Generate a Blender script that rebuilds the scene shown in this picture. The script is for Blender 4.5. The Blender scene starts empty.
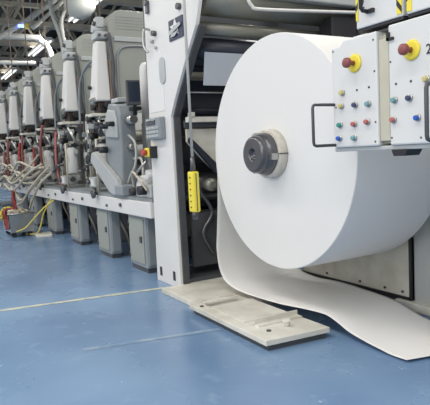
import bpy, bmesh, math, random
from mathutils import Vector, Matrix
random.seed(7)
PI = math.pi
scn = bpy.context.scene
COL = scn.collection

# ------------------------------------------------------------------ materials
def mat(name, col, rough=.5, metal=0., var=0., scale=6., bump=0., bscale=40., spec=.5, stain=None):
    m = bpy.data.materials.new(name); m.use_nodes = True
    nt = m.node_tree; N = nt.nodes; L = nt.links
    b = N['Principled BSDF']
    b.inputs['Roughness'].default_value = rough
    b.inputs['Metallic'].default_value = metal
    b.inputs['Specular IOR Level'].default_value = spec
    b.inputs['Base Color'].default_value = (*col, 1)
    tc = N.new('ShaderNodeTexCoord')
    if var > 0:
        n = N.new('ShaderNodeTexNoise'); n.inputs['Scale'].default_value = scale; n.inputs['Detail'].default_value = 6
        L.new(tc.outputs['Object'], n.inputs['Vector'])
        r = N.new('ShaderNodeValToRGB')
        r.color_ramp.elements[0].position = .3; r.color_ramp.elements[1].position = .7
        c2 = stain if stain else tuple(c*(1-var) for c in col)
        r.color_ramp.elements[0].color = (*c2, 1); r.color_ramp.elements[1].color = (*col, 1)
        L.new(n.outputs['Fac'], r.inputs['Fac']); L.new(r.outputs['Color'], b.inputs['Base Color'])
    if bump > 0:
        n2 = N.new('ShaderNodeTexNoise'); n2.inputs['Scale'].default_value = bscale
        L.new(tc.outputs['Object'], n2.inputs['Vector'])
        bp = N.new('ShaderNodeBump'); bp.inputs['Strength'].default_value = bump; bp.inputs['Distance'].default_value = .01
        L.new(n2.outputs['Fac'], bp.inputs['Height']); L.new(bp.outputs['Normal'], b.inputs['Normal'])
    return m
def emit(name, col, s):
    m = bpy.data.materials.new(name); m.use_nodes = True
    b = m.node_tree.nodes['Principled BSDF']
    b.inputs['Base Color'].default_value = (*col, 1)
    b.inputs['Emission Color'].default_value = (*col, 1); b.inputs['Emission Strength'].default_value = s
    return m
M = dict(
 paper=mat('paper', (.71,.705,.69), .75, spec=.2),
 white=mat('white_enamel', (.71,.705,.69), .38, var=.06, scale=3),
 cream=mat('cream_paint', (.70,.685,.62), .5, var=.22, scale=7, stain=(.50,.48,.41)),
 boxw=mat('console_paint', (.66,.665,.66), .4, var=.04, scale=4),
 beige=mat('beige_paint', (.52,.50,.40), .5, var=.1),
 grey=mat('grey_green_enamel', (.33,.345,.31), .4, var=.12, scale=2.5),
 lgrey=mat('pale_grey_enamel', (.45,.47,.47), .4, var=.12, scale=3),
 bgrey=mat('blue_grey_enamel', (.26,.29,.31), .4, var=.15, scale=3),
 dgrey=mat('dark_grey_enamel', (.075,.08,.09), .45, var=.3, scale=5),
 navy=mat('dark_navy_steel', (.03,.035,.05), .35, .3),
 black=mat('black_rubber', (.018,.018,.022), .5),
 steel=mat('brushed_steel', (.48,.48,.46), .3, .85, var=.15, scale=9),
 roller=mat('roller_steel', (.24,.24,.205), .4, .5, var=.15, scale=3),
 dsteel=mat('dark_steel', (.13,.13,.14), .3, .6, var=.2, scale=14),
 bronze=mat('brown_cast_metal', (.07,.045,.035), .5, .3, var=.3),
 yellow=mat('yellow_plastic', (.80,.66,.06), .4),
 red=mat('red_plastic', (.45,.06,.05), .4),
 dred=mat('faded_red_plastic', (.24,.065,.06), .4),
 rag=mat('red_cloth', (.33,.05,.045), .85, var=.3, scale=15),
 pinkred=mat('pale_red_plastic', (.42,.13,.12), .4),
 green=mat('green_plastic', (.03,.26,.20), .4),
 teal=mat('teal_plastic', (.16,.33,.34), .4),
 blue=mat('blue_plastic', (.02,.10,.45), .4),
 dblue=mat('dark_blue_plastic', (.05,.06,.13), .4),
 paleyel=mat('pale_yellow_plastic', (.55,.48,.20), .4),
 hose=mat('cream_hose', (.47,.43,.34), .55),
 ycord=mat('yellow_hose', (.75,.62,.12), .5),
 cord=mat('grey_cord', (.42,.42,.40), .6),
 kraft=mat('kraft_core', (.58,.55,.48), .8, var=.15, scale=30),
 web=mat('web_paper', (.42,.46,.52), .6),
 pipe=mat('pale_pipe', (.62,.62,.58), .45, var=.1),
 joist=mat('joist_paint', (.52,.48,.40), .6, var=.3, scale=2),
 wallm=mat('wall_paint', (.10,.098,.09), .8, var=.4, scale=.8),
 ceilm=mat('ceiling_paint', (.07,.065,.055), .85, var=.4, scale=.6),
 rust=mat('brown_painted_pole', (.24,.16,.12), .55),
 ink=mat('black_ink', (.02,.02,.025), .6),
 emblem=mat('navy_enamel', (.035,.045,.085), .4),
 screen=mat('dark_screen', (.03,.04,.06), .15),
 lamp=emit('lamp_tube', (1,.97,.88), 1.3),
 winl=emit('daylit_pane', (.85,.9,.6), .9),
)
def floor_mat():
    m = bpy.data.materials.new('blue_epoxy'); m.use_nodes = True
    nt = m.node_tree; N = nt.nodes; L = nt.links; b = N['Principled BSDF']
    tc = N.new('ShaderNodeTexCoord')
    def noise(sc, det=6, vec=None):
        n = N.new('ShaderNodeTexNoise'); n.inputs['Scale'].default_value = sc; n.inputs['Detail'].default_value = det
        L.new(vec or tc.outputs['Object'], n.inputs['Vector']); return n
    def ramp(src, stops):
        r = N.new('ShaderNodeValToRGB'); e = r.color_ramp.elements
        e[0].position, e[0].color = stops[0][0], (*stops[0][1], 1)
        e[1].position, e[1].color = stops[1][0], (*stops[1][1], 1)
        L.new(src, r.inputs['Fac']); return r
    n1 = noise(1.6); r1 = ramp(n1.outputs['Fac'], [(.3,(.125,.215,.365)),(.72,(.20,.31,.465))])
    n2 = noise(9, 9); r2 = ramp(n2.outputs['Fac'], [(.60,(0,0,0)),(.78,(1,1,1))])
    mx = N.new('ShaderNodeMixRGB'); mx.inputs[2].default_value = (.30,.42,.58,1)
    ml = N.new('ShaderNodeMath'); ml.operation = 'MULTIPLY'; ml.inputs[1].default_value = .45
    L.new(r2.outputs['Color'], ml.inputs[0]); L.new(ml.outputs[0], mx.inputs[0]); L.new(r1.outputs['Color'], mx.inputs[1])
    # scattered pale chips
    n3 = noise(26, 2); r3 = ramp(n3.outputs['Fac'], [(.76,(0,0,0)),(.79,(1,1,1))])
    m3 = N.new('ShaderNodeMixRGB'); m3.inputs[2].default_value = (.45,.52,.6,1)
    L.new(r3.outputs['Color'], m3.inputs[0]); L.new(mx.outputs[0], m3.inputs[1])
    L.new(m3.outputs[0], b.inputs['Base Color'])
    r4 = ramp(n1.outputs['Fac'], [(.2,(.20,)*3),(.8,(.34,)*3)]); L.new(r4.outputs['Color'], b.inputs['Roughness'])
    n5 = noise(2.2, 3); bp = N.new('ShaderNodeBump'); bp.inputs['Strength'].default_value = .10; bp.inputs['Distance'].default_value = .05
    L.new(n5.outputs['Fac'], bp.inputs['Height']); L.new(bp.outputs['Normal'], b.inputs['Normal'])
    return m
M['floor'] = floor_mat()
def worn(name, col, thr):
    """worn floor paint: flakes away to leave the floor showing"""
    m = bpy.data.materials.new(name); m.use_nodes = True
    nt = m.node_tree; N = nt.nodes; L = nt.links; b = N['Principled BSDF']
    tc = N.new('ShaderNodeTexCoord'); n = N.new('ShaderNodeTexNoise'); n.inputs['Scale'].default_value = 12; n.inputs['Detail'].default_value = 8
    L.new(tc.outputs['Object'], n.inputs['Vector'])
    r = N.new('ShaderNodeValToRGB'); r.color_ramp.elements[0].position = thr; r.color_ramp.elements[1].position = thr+.2
    r.color_ramp.elements[0].color = (.16,.26,.41,1); r.color_ramp.elements[1].color = (*col,1)
    L.new(n.outputs['Fac'], r.inputs['Fac']); L.new(r.outputs['Color'], b.inputs['Base Color'])
    b.inputs['Roughness'].default_value = .4
    return m
M['yline'] = worn('worn_yellow_line', (.55,.55,.42), .30)
M['wline'] = worn('worn_white_line', (.29,.38,.48), .35)

# ------------------------------------------------------------------ mesh helpers
class MB:
    def __init__(s): s.bm = bmesh.new()
    def poly(s, verts, faces, smooth=False):
        vs = [s.bm.verts.new(v) for v in verts]
        for f in faces:
            try:
                q = s.bm.faces.new([vs[i] for i in f]); q.smooth = smooth
            except ValueError: pass
        return s
    def box(s, x0, x1, y0, y1, z0, z1, bev=0., rot=None):
        t = bmesh.new()
        bmesh.ops.create_cube(t, size=1)
        for v in t.verts: v.co = Vector((v.co.x*(x1-x0), v.co.y*(y1-y0), v.co.z*(z1-z0)))
        if bev > 0:
            bmesh.ops.bevel(t, geom=t.edges[:], offset=bev, segments=2, affect='EDGES', profile=.5)
        c = Vector(((x0+x1)/2, (y0+y1)/2, (z0+z1)/2))
        for v in t.verts:
            if rot: v.co = rot @ v.co
            v.co += c
        return s.merge(t)
    def merge(s, t, smooth=None):
        idx = {}
        for v in t.verts: idx[v.index if False else v] = s.bm.verts.new(v.co)
        for f in t.faces:
            q = s.bm.faces.new([idx[v] for v in f.verts]); q.smooth = f.smooth if smooth is None else smooth
        t.free(); return s
    def prism(s, pts, axis, a0, a1, bev=0.):
        """extrude polygon pts (2D) along axis; for 'y' pts are (x,z); 'x' -> (y,z); 'z' -> (x,y)"""
        def V(p, a): return {'y': (p[0], a, p[1]), 'x': (a, p[0], p[1]), 'z': (p[0], p[1], a)}[axis]
        t = bmesh.new(); n = len(pts)
        va = [t.verts.new(V(p, a0)) for p in pts]; vb = [t.verts.new(V(p, a1)) for p in pts]
        t.faces.new(va); t.faces.new(vb[::-1])
        for i in range(n): t.faces.new([va[i], vb[i], vb[(i+1)%n], va[(i+1)%n]])
        bmesh.ops.recalc_face_normals(t, faces=t.faces[:])
        if bev > 0:
            bmesh.ops.bevel(t, geom=t.edges[:], offset=bev, segments=2, affect='EDGES', profile=.5)
        return s.merge(t)
    def cyl(s, p0, p1, r0, r1=None, n=20, caps=True):
        r1 = r0 if r1 is None else r1
        p0 = Vector(p0); p1 = Vector(p1); d = (p1-p0).normalized()
        u = d.orthogonal().normalized(); w = d.cross(u)
        A = []; B = []
        for i in range(n):
            a = 2*PI*i/n; e = u*math.cos(a)+w*math.sin(a)
            A.append(s.bm.verts.new(p0+e*r0)); B.append(s.bm.verts.new(p1+e*r1))
        for i in range(n):
            q = s.bm.faces.new([A[i], A[(i+1)%n], B[(i+1)%n], B[i]]); q.smooth = True
        if caps: s.bm.faces.new(A[::-1]); s.bm.faces.new(B)
        return s
    def lathe(s, c, axis, prof, n=48, close=False):
        """prof: (distance along axis, radius) list"""
        c = Vector(c); d = Vector(axis).normalized(); u = d.orthogonal().normalized(); w = d.cross(u)
        rings = []
        for (h, r) in prof:
            if r < 1e-6: rings.append([s.bm.verts.new(c+d*h)]); continue
            rings.append([s.bm.verts.new(c+d*h+(u*math.cos(2*PI*i/n)+w*math.sin(2*PI*i/n))*r) for i in range(n)])
        for k in range(len(rings)-1):
            a, b = rings[k], rings[k+1]
            flat = abs(prof[k][0]-prof[k+1][0]) < 1e-6
            for i in range(n):
                j = (i+1) % n
                vs = ([a[0]] if len(a)==1 else [a[i], a[j]]) + ([b[0]] if len(b)==1 else [b[j], b[i]])
                if len(vs) >= 3:
                    q = s.bm.faces.new(vs); q.smooth = not flat
        return s
    def tube(s, pts, r, n=8, closed=False):
        pts = [Vector(p) for p in pts]; rings = []
        up = None
        for i, p in enumerate(pts):
            a = pts[max(i-1,0)]; b = pts[min(i+1,len(pts)-1)]
            d = (b-a).normalized()
            if up is None: up = d.orthogonal().normalized()
            up = (up - d*up.dot(d))
            if up.length < 1e-5: up = d.orthogonal()
            up.normalize(); w = d.cross(up)
            rings.append([s.bm.verts.new(p+(up*math.cos(2*PI*k/n)+w*math.sin(2*PI*k/n))*r) for k in range(n)])
        for i in range(len(rings)-1):
            for k in range(n):
                q = s.bm.faces.new([rings[i][k], rings[i][(k+1)%n], rings[i+1][(k+1)%n], rings[i+1][k]]); q.smooth = True
        s.bm.faces.new(rings[0][::-1]); s.bm.faces.new(rings[-1])
        return s
def smooth_path(pts, k=6):
    P = [Vector(p) for p in pts]; out = []
    for i in range(len(P)-1):
        p0 = P[max(i-1,0)]; p1 = P[i]; p2 = P[i+1]; p3 = P[min(i+2,len(P)-1)]
        for j in range(k):
            t = j/k
            out.append(.5*((2*p1)+(p2-p0)*t+(2*p0-5*p1+4*p2-p3)*t*t+(3*p1-p0-3*p2+p3)*t**3))
    out.append(P[-1]); return out
def obj(name, mb, m, parent=None, label=None):
    me = bpy.data.meshes.new(name)
    bmesh.ops.recalc_face_normals(mb.bm, faces=mb.bm.faces[:])
    off = None
    if parent is not None:
        q = parent; off = Vector((0,0,0))
        while q is not None: off += q.location; q = q.parent
    else:
        xs = [v.co for v in mb.bm.verts]
        off = Vector(((min(v.x for v in xs)+max(v.x for v in xs))/2, (min(v.y for v in xs)+max(v.y for v in xs))/2, min(v.z for v in xs)))
    for v in mb.bm.verts: v.co -= off
    mb.bm.to_mesh(me); mb.bm.free(); me.materials.append(M[m])
    o = bpy.data.objects.new(name, me); COL.objects.link(o)
    if parent is not None: o.parent = parent
    else: o.location = off
    if label: o['label'] = label
    return o
def loose(name, mb, m, parent, label=None):
    """every connected piece becomes a part of its own"""
    seen = set(); bm = mb.bm; bm.verts.ensure_lookup_table(); groups = []
    for v in bm.verts:
        if v in seen: continue
        st = [v]; seen.add(v); g = []
        while st:
            q = st.pop(); g.append(q)
            for e in q.link_edges:
                w = e.other_vert(q)
                if w not in seen: seen.add(w); st.append(w)
        groups.append(g)
    for g in groups:
        n = MB(); mp = {v: n.bm.verts.new(v.co) for v in g}; fs = set()
        for v in g:
            for f in v.link_faces: fs.add(f)
        for f in fs:
            q = n.bm.faces.new([mp[v] for v in f.verts]); q.smooth = f.smooth
        o = obj(name, n, m, parent, label)
    bm.free(); return o
def thing(name, label, cat, loc, group=None):
    o = bpy.data.objects.new(name, None); COL.objects.link(o); o.location = loc
    o.empty_display_size = .1
    o['label'] = label; o['category'] = cat
    if group: o['group'] = group
    return o
def tag(o, label, cat, group=None):
    o['label'] = label; o['category'] = cat
    if group: o['group'] = group
    return o
def struct(name, mb, m, label=None):
    o = obj(name, mb, m); o['kind'] = 'structure'
    if label: o['label'] = label
    return o
def copy_tree(o, parent=None):
    c = o.copy(); COL.objects.link(c)
    if parent: c.parent = parent
    for ch in list(o.children): copy_tree(ch, c)
    return c
def glyph(name, ch, size, loc, parent, m='ink', depth=.001):
    """upright character facing -Y, lower left corner at loc"""
    cu = bpy.data.curves.new(name, 'FONT'); cu.body = ch; cu.size = size; cu.extrude = depth
    t = bpy.data.objects.new(name, cu)
    me = bpy.data.meshes.new_from_object(t); bpy.data.objects.remove(t)
    me.materials.clear(); me.materials.append(M[m])
    off = Vector((0,0,0)); q = parent
    while q is not None: off += q.location; q = q.parent
    me.transform(Matrix.Translation(Vector(loc)-off) @ Matrix.Rotation(PI/2, 4, 'X'))
    o = bpy.data.objects.new(name, me); COL.objects.link(o); o.parent = parent
    return o

# ================================================================== setting
struct('floor', MB().box(-34, 4, -8, 10, -.1, 0), 'floor')
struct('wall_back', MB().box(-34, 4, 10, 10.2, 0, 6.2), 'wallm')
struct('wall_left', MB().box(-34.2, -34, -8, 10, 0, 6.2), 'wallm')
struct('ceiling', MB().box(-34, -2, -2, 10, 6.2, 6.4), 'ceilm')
b = MB()
b.poly([(-3.80,-.6,.0015),(-3.76,-.6,.0015),(-3.43,1.53,.0015),(-3.475,1.53,.0015)], [(0,1,2,3)])
struct('trim_1', b, 'yline', 'worn yellow line painted on the blue floor')
b = MB()
b.poly([(-2.60,.70,.0015),(-2.565,.70,.0015),(-2.42,1.38,.0015),(-2.46,1.38,.0015)], [(0,1,2,3)])
struct('trim_2', b, 'wline', 'faint pale line worn on the blue floor')
for i, (y0, y1, z0, z1) in enumerate([(8.2,9.8,4.9,6.0),(3.6,5.4,4.0,5.0)]):
    struct('window_%d' % (i+1), MB().box(-33.99, -33.95, y0, y1, z0, z1), 'winl')

# ---- overhead steelwork
for i in range(9):
    x = -9.5 - i*2.6
    t = thing('roof_truss', ['painted steel roof truss nearest the camera, above the grey printing units',
        'second painted steel roof truss from the front, above the printing units',
        'third painted roof truss from the front, beside the pale pipes', 'fourth painted roof truss from the front',
        'fifth painted roof truss from the front', 'sixth painted roof truss from the front',
        'seventh painted roof truss from the front', 'eighth painted roof truss, second from the far wall',
        'ninth painted roof truss, nearest the far wall'][i], 'roof truss', (x, 4, 4.6), 'roof trusses')
    zb = 4.35; zt = 5.5
    obj('bottom_chord', MB().box(x-.06, x+.06, -2, 10, zb, zb+.13), 'joist', t)
    obj('top_chord', MB().box(x-.06, x+.06, -2, 10, zt, zt+.13), 'joist', t)
    for k in range(10):
        y = -2 + k*1.2
        loose('brace', MB().cyl((x, y, zb+.1), (x, y+.6, zt), .04, n=8).cyl((x, y+.6, zt), (x, y+1.2, zb+.1), .04, n=8), 'joist', t)
for i in range(14):
    y = -1.6 + i*.85
    b = MB().box(-34, -8.5, y-.035, y+.035, 5.64, 5.86)
    o = obj('roof_joist', b, 'joist')
    tag(o, 'long painted roof joist running above the trusses', 'roof joist', 'roof joists')
# pale pipes, upper left
def pipe(label, pts, r, m='pipe'):
    t = thing('overhead_pipe', label, 'pipe', pts[0])
    obj('run', MB().tube(smooth_path(pts, 8), r, 14), m, t)
    for f in (0, len(pts)//2): obj('hanger_rod', MB().cyl(pts[f], (pts[f][0], pts[f][1], 6.2), .012, n=6), 'steel', t)
    return t
pipe('thick pale overhead pipe bending downwards above the far printing units',
     [(-14,-2.4,3.86),(-14,0,3.88),(-14,2.9,3.92),(-14,3.3,3.85),(-14.0,3.5,3.62),(-14,3.55,3.3),(-14,3.56,2.6)], .075)
pipe('straight pale overhead pipe below the thick bent pipe', [(-14.3,-2.4,3.28),(-14.3,1,3.32),(-14.3,3.2,3.36)], .05)
pipe('slanting pale conduit rising to the roof at the upper left', [(-13.6,2.2,3.75),(-13.6,2.9,4.2),(-13.6,3.75,4.85),(-13.6,4.6,5.5)], .06)
pipe('slender slanting conduit beside the small blue lamp', [(-13.0,2.9,3.9),(-13.0,3.4,4.35),(-13.0,4.6,5.5)], .045)
pipe('grey curving cable drop hanging near the bend of the thick pipe', [(-12.5,3.2,4.9),(-12.5,3.22,4.2),(-12.5,3.4,3.5),(-12.5,3.45,2.4)], .035)
# round hopper hanging over the units
t = thing('dust_hopper', 'pale round hopper hanging over the printing units', 'hopper', (-10,3.1,3.45))
obj('bowl', MB().lathe((-10,3.1,3.45), (0,0,1), [(0,0),(0,.08),(.06,.20),(.18,.28),(.7,.30),(.7,0)], 32), 'pipe', t)
obj('stem', MB().cyl((-10,3.1,4.25), (-10,3.1,5.6), .10), 'lgrey', t)
obj('pipe', MB().tube(smooth_path([(-10,2.85,3.6),(-10,2.75,3.3),(-10,2.85,2.6),(-10,2.85,2.2)]), .03), 'pipe', t)
# small blue indicator lamp
t = thing('indicator_lamp', 'small blue lamp clipped to the slanting pipe', 'lamp', (-13.5,2.78,4.05))
M['bluel'] = emit('blue_lamp_glow', (.15,.25,1), 5.)
obj('bulb', MB().cyl((-13.5,2.70,4.06), (-13.5,2.84,4.06), .035), 'bluel', t)
obj('holder', MB().box(-13.54, -13.46, 2.84, 2.92, 4.0, 4.12), 'yellow', t)
# fluorescent fixtures over the line
def fixture(x, y, z, label, L=2.4):
    t = thing('fluorescent_light', label, 'ceiling light', (x, y, z), 'fluorescent lights hung from the roof')
    obj('reflector', MB().prism([(y-.16,z+.02),(y+.16,z+.02),(y+.08,z+.10),(y-.08,z+.10)], 'x', x-L/2, x+L/2), 'white', t)
    for s in (-.07, .07): obj('tube', MB().cyl((x-L/2+.05, y+s, z), (x+L/2-.05, y+s, z), .02, n=10), 'lamp', t)
    loose('hanger', MB().cyl((x-L/3, y, z+.1), (x-L/3, y, z+1.0), .01, n=6).cyl((x+L/3, y, z+.1), (x+L/3, y, z+1.0), .01, n=6), 'steel', t)
n = 0
for y, z, w in ((3.9,4.2,'over the middle of the press'), (6.4,4.3,'behind the press, near the back wall')):
    for x, p in ((-8.3,'nearest'), (-12.2,'second'), (-16.8,'third'), (-22.,'farthest')):
        fixture(x, y, z, '%s white fluorescent fixture of the row %s' % (p, w))
for x in (-12, -18, -24): fixture(x, .2, 4.6, {-12:'nearest',-18:'middle',-24:'farthest'}[x]+' white fluorescent fixture of the row above the aisle')

# ================================================================== printing units
def make_unit():
    X = 0.
    t = thing('printing_unit', '', 'printing unit', (0,0,0), 'printing units in a row')
    # body: slab with a rounded upper front corner, facing the camera
    prof = [(3.1,.60),(1.86,.60),(1.86,2.18)] + [(1.99-.13*math.cos(a), 2.20+.13*math.sin(a)) for a in [i*PI/12 for i in range(7)]] + [(3.1,2.33)]
    obj('body', MB().prism(prof, 'x', X-.42, X, .008), 'grey', t)
    b = MB()
    for k in range(5): b.box(X, X+.003, 1.93, 3.05, 2.15+k*.028, 2.162+k*.028)
    obj('vent_slats', b, 'grey', t)
    obj('door_frame', MB().tube(smooth_path([(X+.004,1.92,1.2),(X+.004,1.92,1.8),(X+.004,1.94,1.93),(X+.004,2.03,1.985),(X+.004,2.3,1.995),(X+.004,3.0,1.99)]), .012, 8), 'bgrey', t)
    obj('band', MB().box(X, X+.014, 1.90, 3.06, 2.03, 2.075, .004), 'lgrey', t)
    # tall tapering white guard
    b = MB(); t2 = bmesh.new()
    lo = [(X-.20,1.68),(X-.0,1.68),(X+.0,1.84),(X-.20,1.84)]; hi = [(X-.15,1.735),(X-.02,1.735),(X-.02,1.83),(X-.15,1.83)]
    vs = [t2.verts.new((p[0],p[1],1.46)) for p in lo]+[t2.verts.new((p[0],p[1],2.03)) for p in hi]
    for f in ((0,3,2,1),(4,5,6,7),(0,1,5,4),(1,2,6,5),(2,3,7,6),(3,0,4,7)): t2.faces.new([vs[i] for i in f])
    bmesh.ops.bevel(t2, geom=t2.edges[:], offset=.018, segments=3, affect='EDGES', profile=.5)
    b.merge(t2); g = obj('guard', b, 'white', t)
    loose('knob', MB().cyl((X-.13,1.685,1.60),(X-.13,1.655,1.60),.018,n=12), 'black', g)
    obj('ridge', MB().box(X-.19, X-.01, 1.672, 1.684, 1.47, 1.50, .003), 'steel', g)
    # head of the guard
    obj('head', MB().box(X-.16, X-.01, 1.73, 1.85, 2.05, 2.12, .01).cyl((X-.09,1.72,2.15),(X-.09,1.86,2.15),.035,n=16).box(X-.13,X-.04,1.75,1.83,2.16,2.26,.01), 'lgrey', t)
    loose('head_bolt', MB().cyl((X-.01,1.76,2.08),(X+.012,1.76,2.08),.014,n=10).cyl((X-.01,1.82,2.08),(X+.012,1.82,2.08),.014,n=10).cyl((X-.07,1.72,2.2),(X-.07,1.745,2.2),.02,n=10), 'dsteel', t)
    obj('pole', MB().cyl((X-.06,1.80,2.24),(X-.06,1.80,3.9),.007,n=8), 'rust', t)
    obj('cable', MB().tube(smooth_path([(X+.015,1.85,2.1),(X+.02,1.87,1.8),(X+.02,1.86,1.62),(X+.01,1.88,1.45),(X+.03,1.86,1.2)]), .016, 8), 'dgrey', t)
    obj('side_rail', MB().box(X+.0, X+.012, 1.835, 1.85, 1.2, 1.85, .003), 'rust', t)
    obj('bow_hose', MB().tube(smooth_path([(X-.12,1.75,1.93),(X-.25,1.80,1.95),(X-.5,1.85,1.94),(X-.75,1.83,1.88),(X-.9,1.80,1.7),(X-.93,1.79,1.3)]), .012, 8), 'bgrey', t)
    # drive block below the guard
    dbk = obj('drive_block', MB().box(X-.17, X-.03, 1.71, 1.83, 1.36, 1.455, .012), 'bronze', t)
    loose('cam', MB().cyl((X-.01,1.79,1.42),(X+.05,1.79,1.42),.035,n=16).cyl((X-.01,1.85,1.39),(X+.06,1.85,1.39),.042,n=16).cyl((X-.03,1.73,1.37),(X+.03,1.73,1.37),.024,n=12).cyl((X-.12,1.71,1.41),(X-.12,1.67,1.41),.03,n=14).cyl((X-.05,1.71,1.43),(X-.05,1.68,1.43),.02,n=14), 'black', dbk)
    # pale yoke
    obj('yoke', MB().box(X-.20, X+.03, 1.63, 1.90, 1.315, 1.345, .006).box(X-.20,X-.175,1.63,1.65,1.16,1.33,.004).box(X+.01,X+.03,1.88,1.90,1.2,1.33,.004), 'cream', t)
    loose('gear', MB().cyl((X-.10,1.66,1.23),(X-.10,1.80,1.23),.062,n=20).cyl((X-.02,1.72,1.17),(X+.05,1.72,1.17),.045,n=18).cyl((X-.02,1.81,1.25),(X+.04,1.81,1.25),.036,n=16).cyl((X-.14,1.64,1.14),(X-.14,1.72,1.14),.03,n=14), 'dsteel', t)
    loose('link_rod', MB().tube([(X+.04,1.68,1.28),(X+.05,1.75,1.12),(X+.03,1.84,1.06)], .014, 8).tube([(X-.15,1.63,1.26),(X-.05,1.62,1.10),(X-.12,1.63,.96)], .013, 8).box(X-.05,X+.05,1.78,1.84,1.09,1.14,.006), 'steel', t)
    loose('clamp', MB().box(X-.17,X-.06,1.64,1.72,1.05,1.10,.008).box(X+.0,X+.05,1.84,1.9,1.16,1.22,.008), 'bgrey', t)
    # white cylinder in the lower half with dark collars
    cyl_ = obj('air_cylinder', MB().lathe((X-.09,1.74,.76), (0,0,1), [(0,0),(0,.07),(.02,.075),(.28,.068),(.30,.05),(.30,0)], 24), 'white', t)
    obj('collar', MB().cyl((X-.09,1.74,1.06),(X-.09,1.74,1.10),.055,n=18), 'dsteel', cyl_)
    obj('handwheel', MB().lathe((X-.02,1.60,.93), (0,-1,0), [(-.03,.02),(0,.02),(0,.048),(.022,.052),(.03,.03),(.03,0)], 18), 'black', t)
    obj('crank', MB().cyl((X-.16,1.66,.86),(X-.16,1.58,.86),.012,n=8).cyl((X-.16,1.58,.86),(X-.22,1.58,.80),.01,n=8).cyl((X-.22,1.58,.8),(X-.22,1.53,.8),.016,n=10), 'dsteel', t)
    obj('valve_block', MB().box(X-.20,X-.02,1.62,1.80,.64,.74,.01), 'lgrey', t)
    obj('valve_label', MB().box(X-.12,X-.03,1.612,1.622,.655,.72,.003), 'white', t)
    loose('valve_knob', MB().cyl((X+.0,1.70,.70),(X+.05,1.70,.70),.03,n=14).cyl((X+.0,1.78,.66),(X+.04,1.78,.66),.022,n=14).cyl((X-.17,1.62,.69),(X-.17,1.59,.69),.022,n=12), 'dsteel', t)
    obj('mech_backing', MB().box(X-.18,X-.0,1.86,1.94,.62,1.34,.01), 'dgrey', t)  # plain dark block filling in behind the mechanism
    loose('small_gear', MB().cyl((X-.13,1.70,1.30),(X-.13,1.62,1.30),.03,n=14).cyl((X-.06,1.66,1.13),(X-.06,1.61,1.13),.035,n=16).cyl((X+.0,1.77,1.09),(X+.05,1.77,1.09),.03,n=14).cyl((X+.0,1.84,1.14),(X+.06,1.84,1.14),.026,n=14).cyl((X-.15,1.66,1.04),(X-.15,1.61,1.04),.025,n=14).cyl((X-.05,1.66,.98),(X-.05,1.63,.98),.018,n=10), 'black', t)
    obj('tie_rod', MB().cyl((X-.22,1.70,1.30),(X+.05,1.70,1.30),.012,n=8), 'steel', t)
    loose('fitting', MB().box(X-.10,X-.04,1.60,1.66,1.20,1.25,.006).box(X+.01,X+.05,1.70,1.75,1.21,1.26,.006).box(X-.17,X-.12,1.60,1.65,1.10,1.13,.005).box(X+.0,X+.04,1.73,1.78,.98,1.03,.006), 'lgrey', t)
    # cylinders running across, seen on the camera side
    for (z, r, mm, dx) in ((1.12,.055,'roller',.08),(.96,.075,'lgrey',.10),(.80,.05,'dsteel',.10),(.70,.05,'roller',.07)):
        obj('cross_roller', MB().cyl((X+dx,1.88,z),(X+dx,3.0,z),r,n=24).cyl((X+dx,1.83,z),(X+dx,1.88,z),r*.45,n=12), mm, t)
    obj('paper_web', MB().box(X+.03,X+.034,1.95,2.95,.98,1.34), 'white', t)
    # rod and hose bundle at the front of the unit
    loose('front_rod', MB().cyl((X-.24,1.66,.60),(X-.24,1.66,1.36),.012,n=8).cyl((X+.045,1.64,.60),(X+.045,1.64,1.10),.011,n=8).cyl((X-.28,1.70,.60),(X-.28,1.70,1.25),.016,n=8), 'hose', t)
    obj('ink_box', MB().prism([(X-.42,.80),(X-.30,.80),(X-.27,.98),(X-.33,1.10),(X-.42,1.10)], 'y', 1.70, 1.86, .01), 'bgrey', t)
    loose('ink_knob', MB().cyl((X-.34,1.70,1.08),(X-.34,1.66,1.08),.026,n=12).cyl((X-.36,1.70,.92),(X-.36,1.66,.92),.03,n=12).cyl((X-.30,1.70,.87),(X-.30,1.67,.87),.018,n=10), 'black', t)
    return t
u0 = make_unit()
words = ['first', 'second', 'third', 'fourth', 'fifth', 'sixth', 'seventh', 'eighth']
ulab = ['grey printing unit nearest the camera, with tapering white guard and ribbed top panel',
 'second grey printing unit from the camera, its white guard topped by a brown pole',
 'third grey printing unit from the camera, red hose hanging at its base',
 'fourth grey printing unit from the camera, red cloth at its rollers',
 'fifth grey printing unit from the camera, behind the cream hoses',
 'sixth grey printing unit from the camera, near the left edge',
 'seventh grey printing unit from the camera, farthest left in view']
UX = [-5.13, -6.22, -7.35, -8.50, -9.72, -10.9, -12.1]
units = []
for i, x in enumerate(UX):
    o = u0 if i == 0 else copy_tree(u0)
    o.location = (x, 0, 0); o['label'] = ulab[i]; units.append(o)
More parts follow.
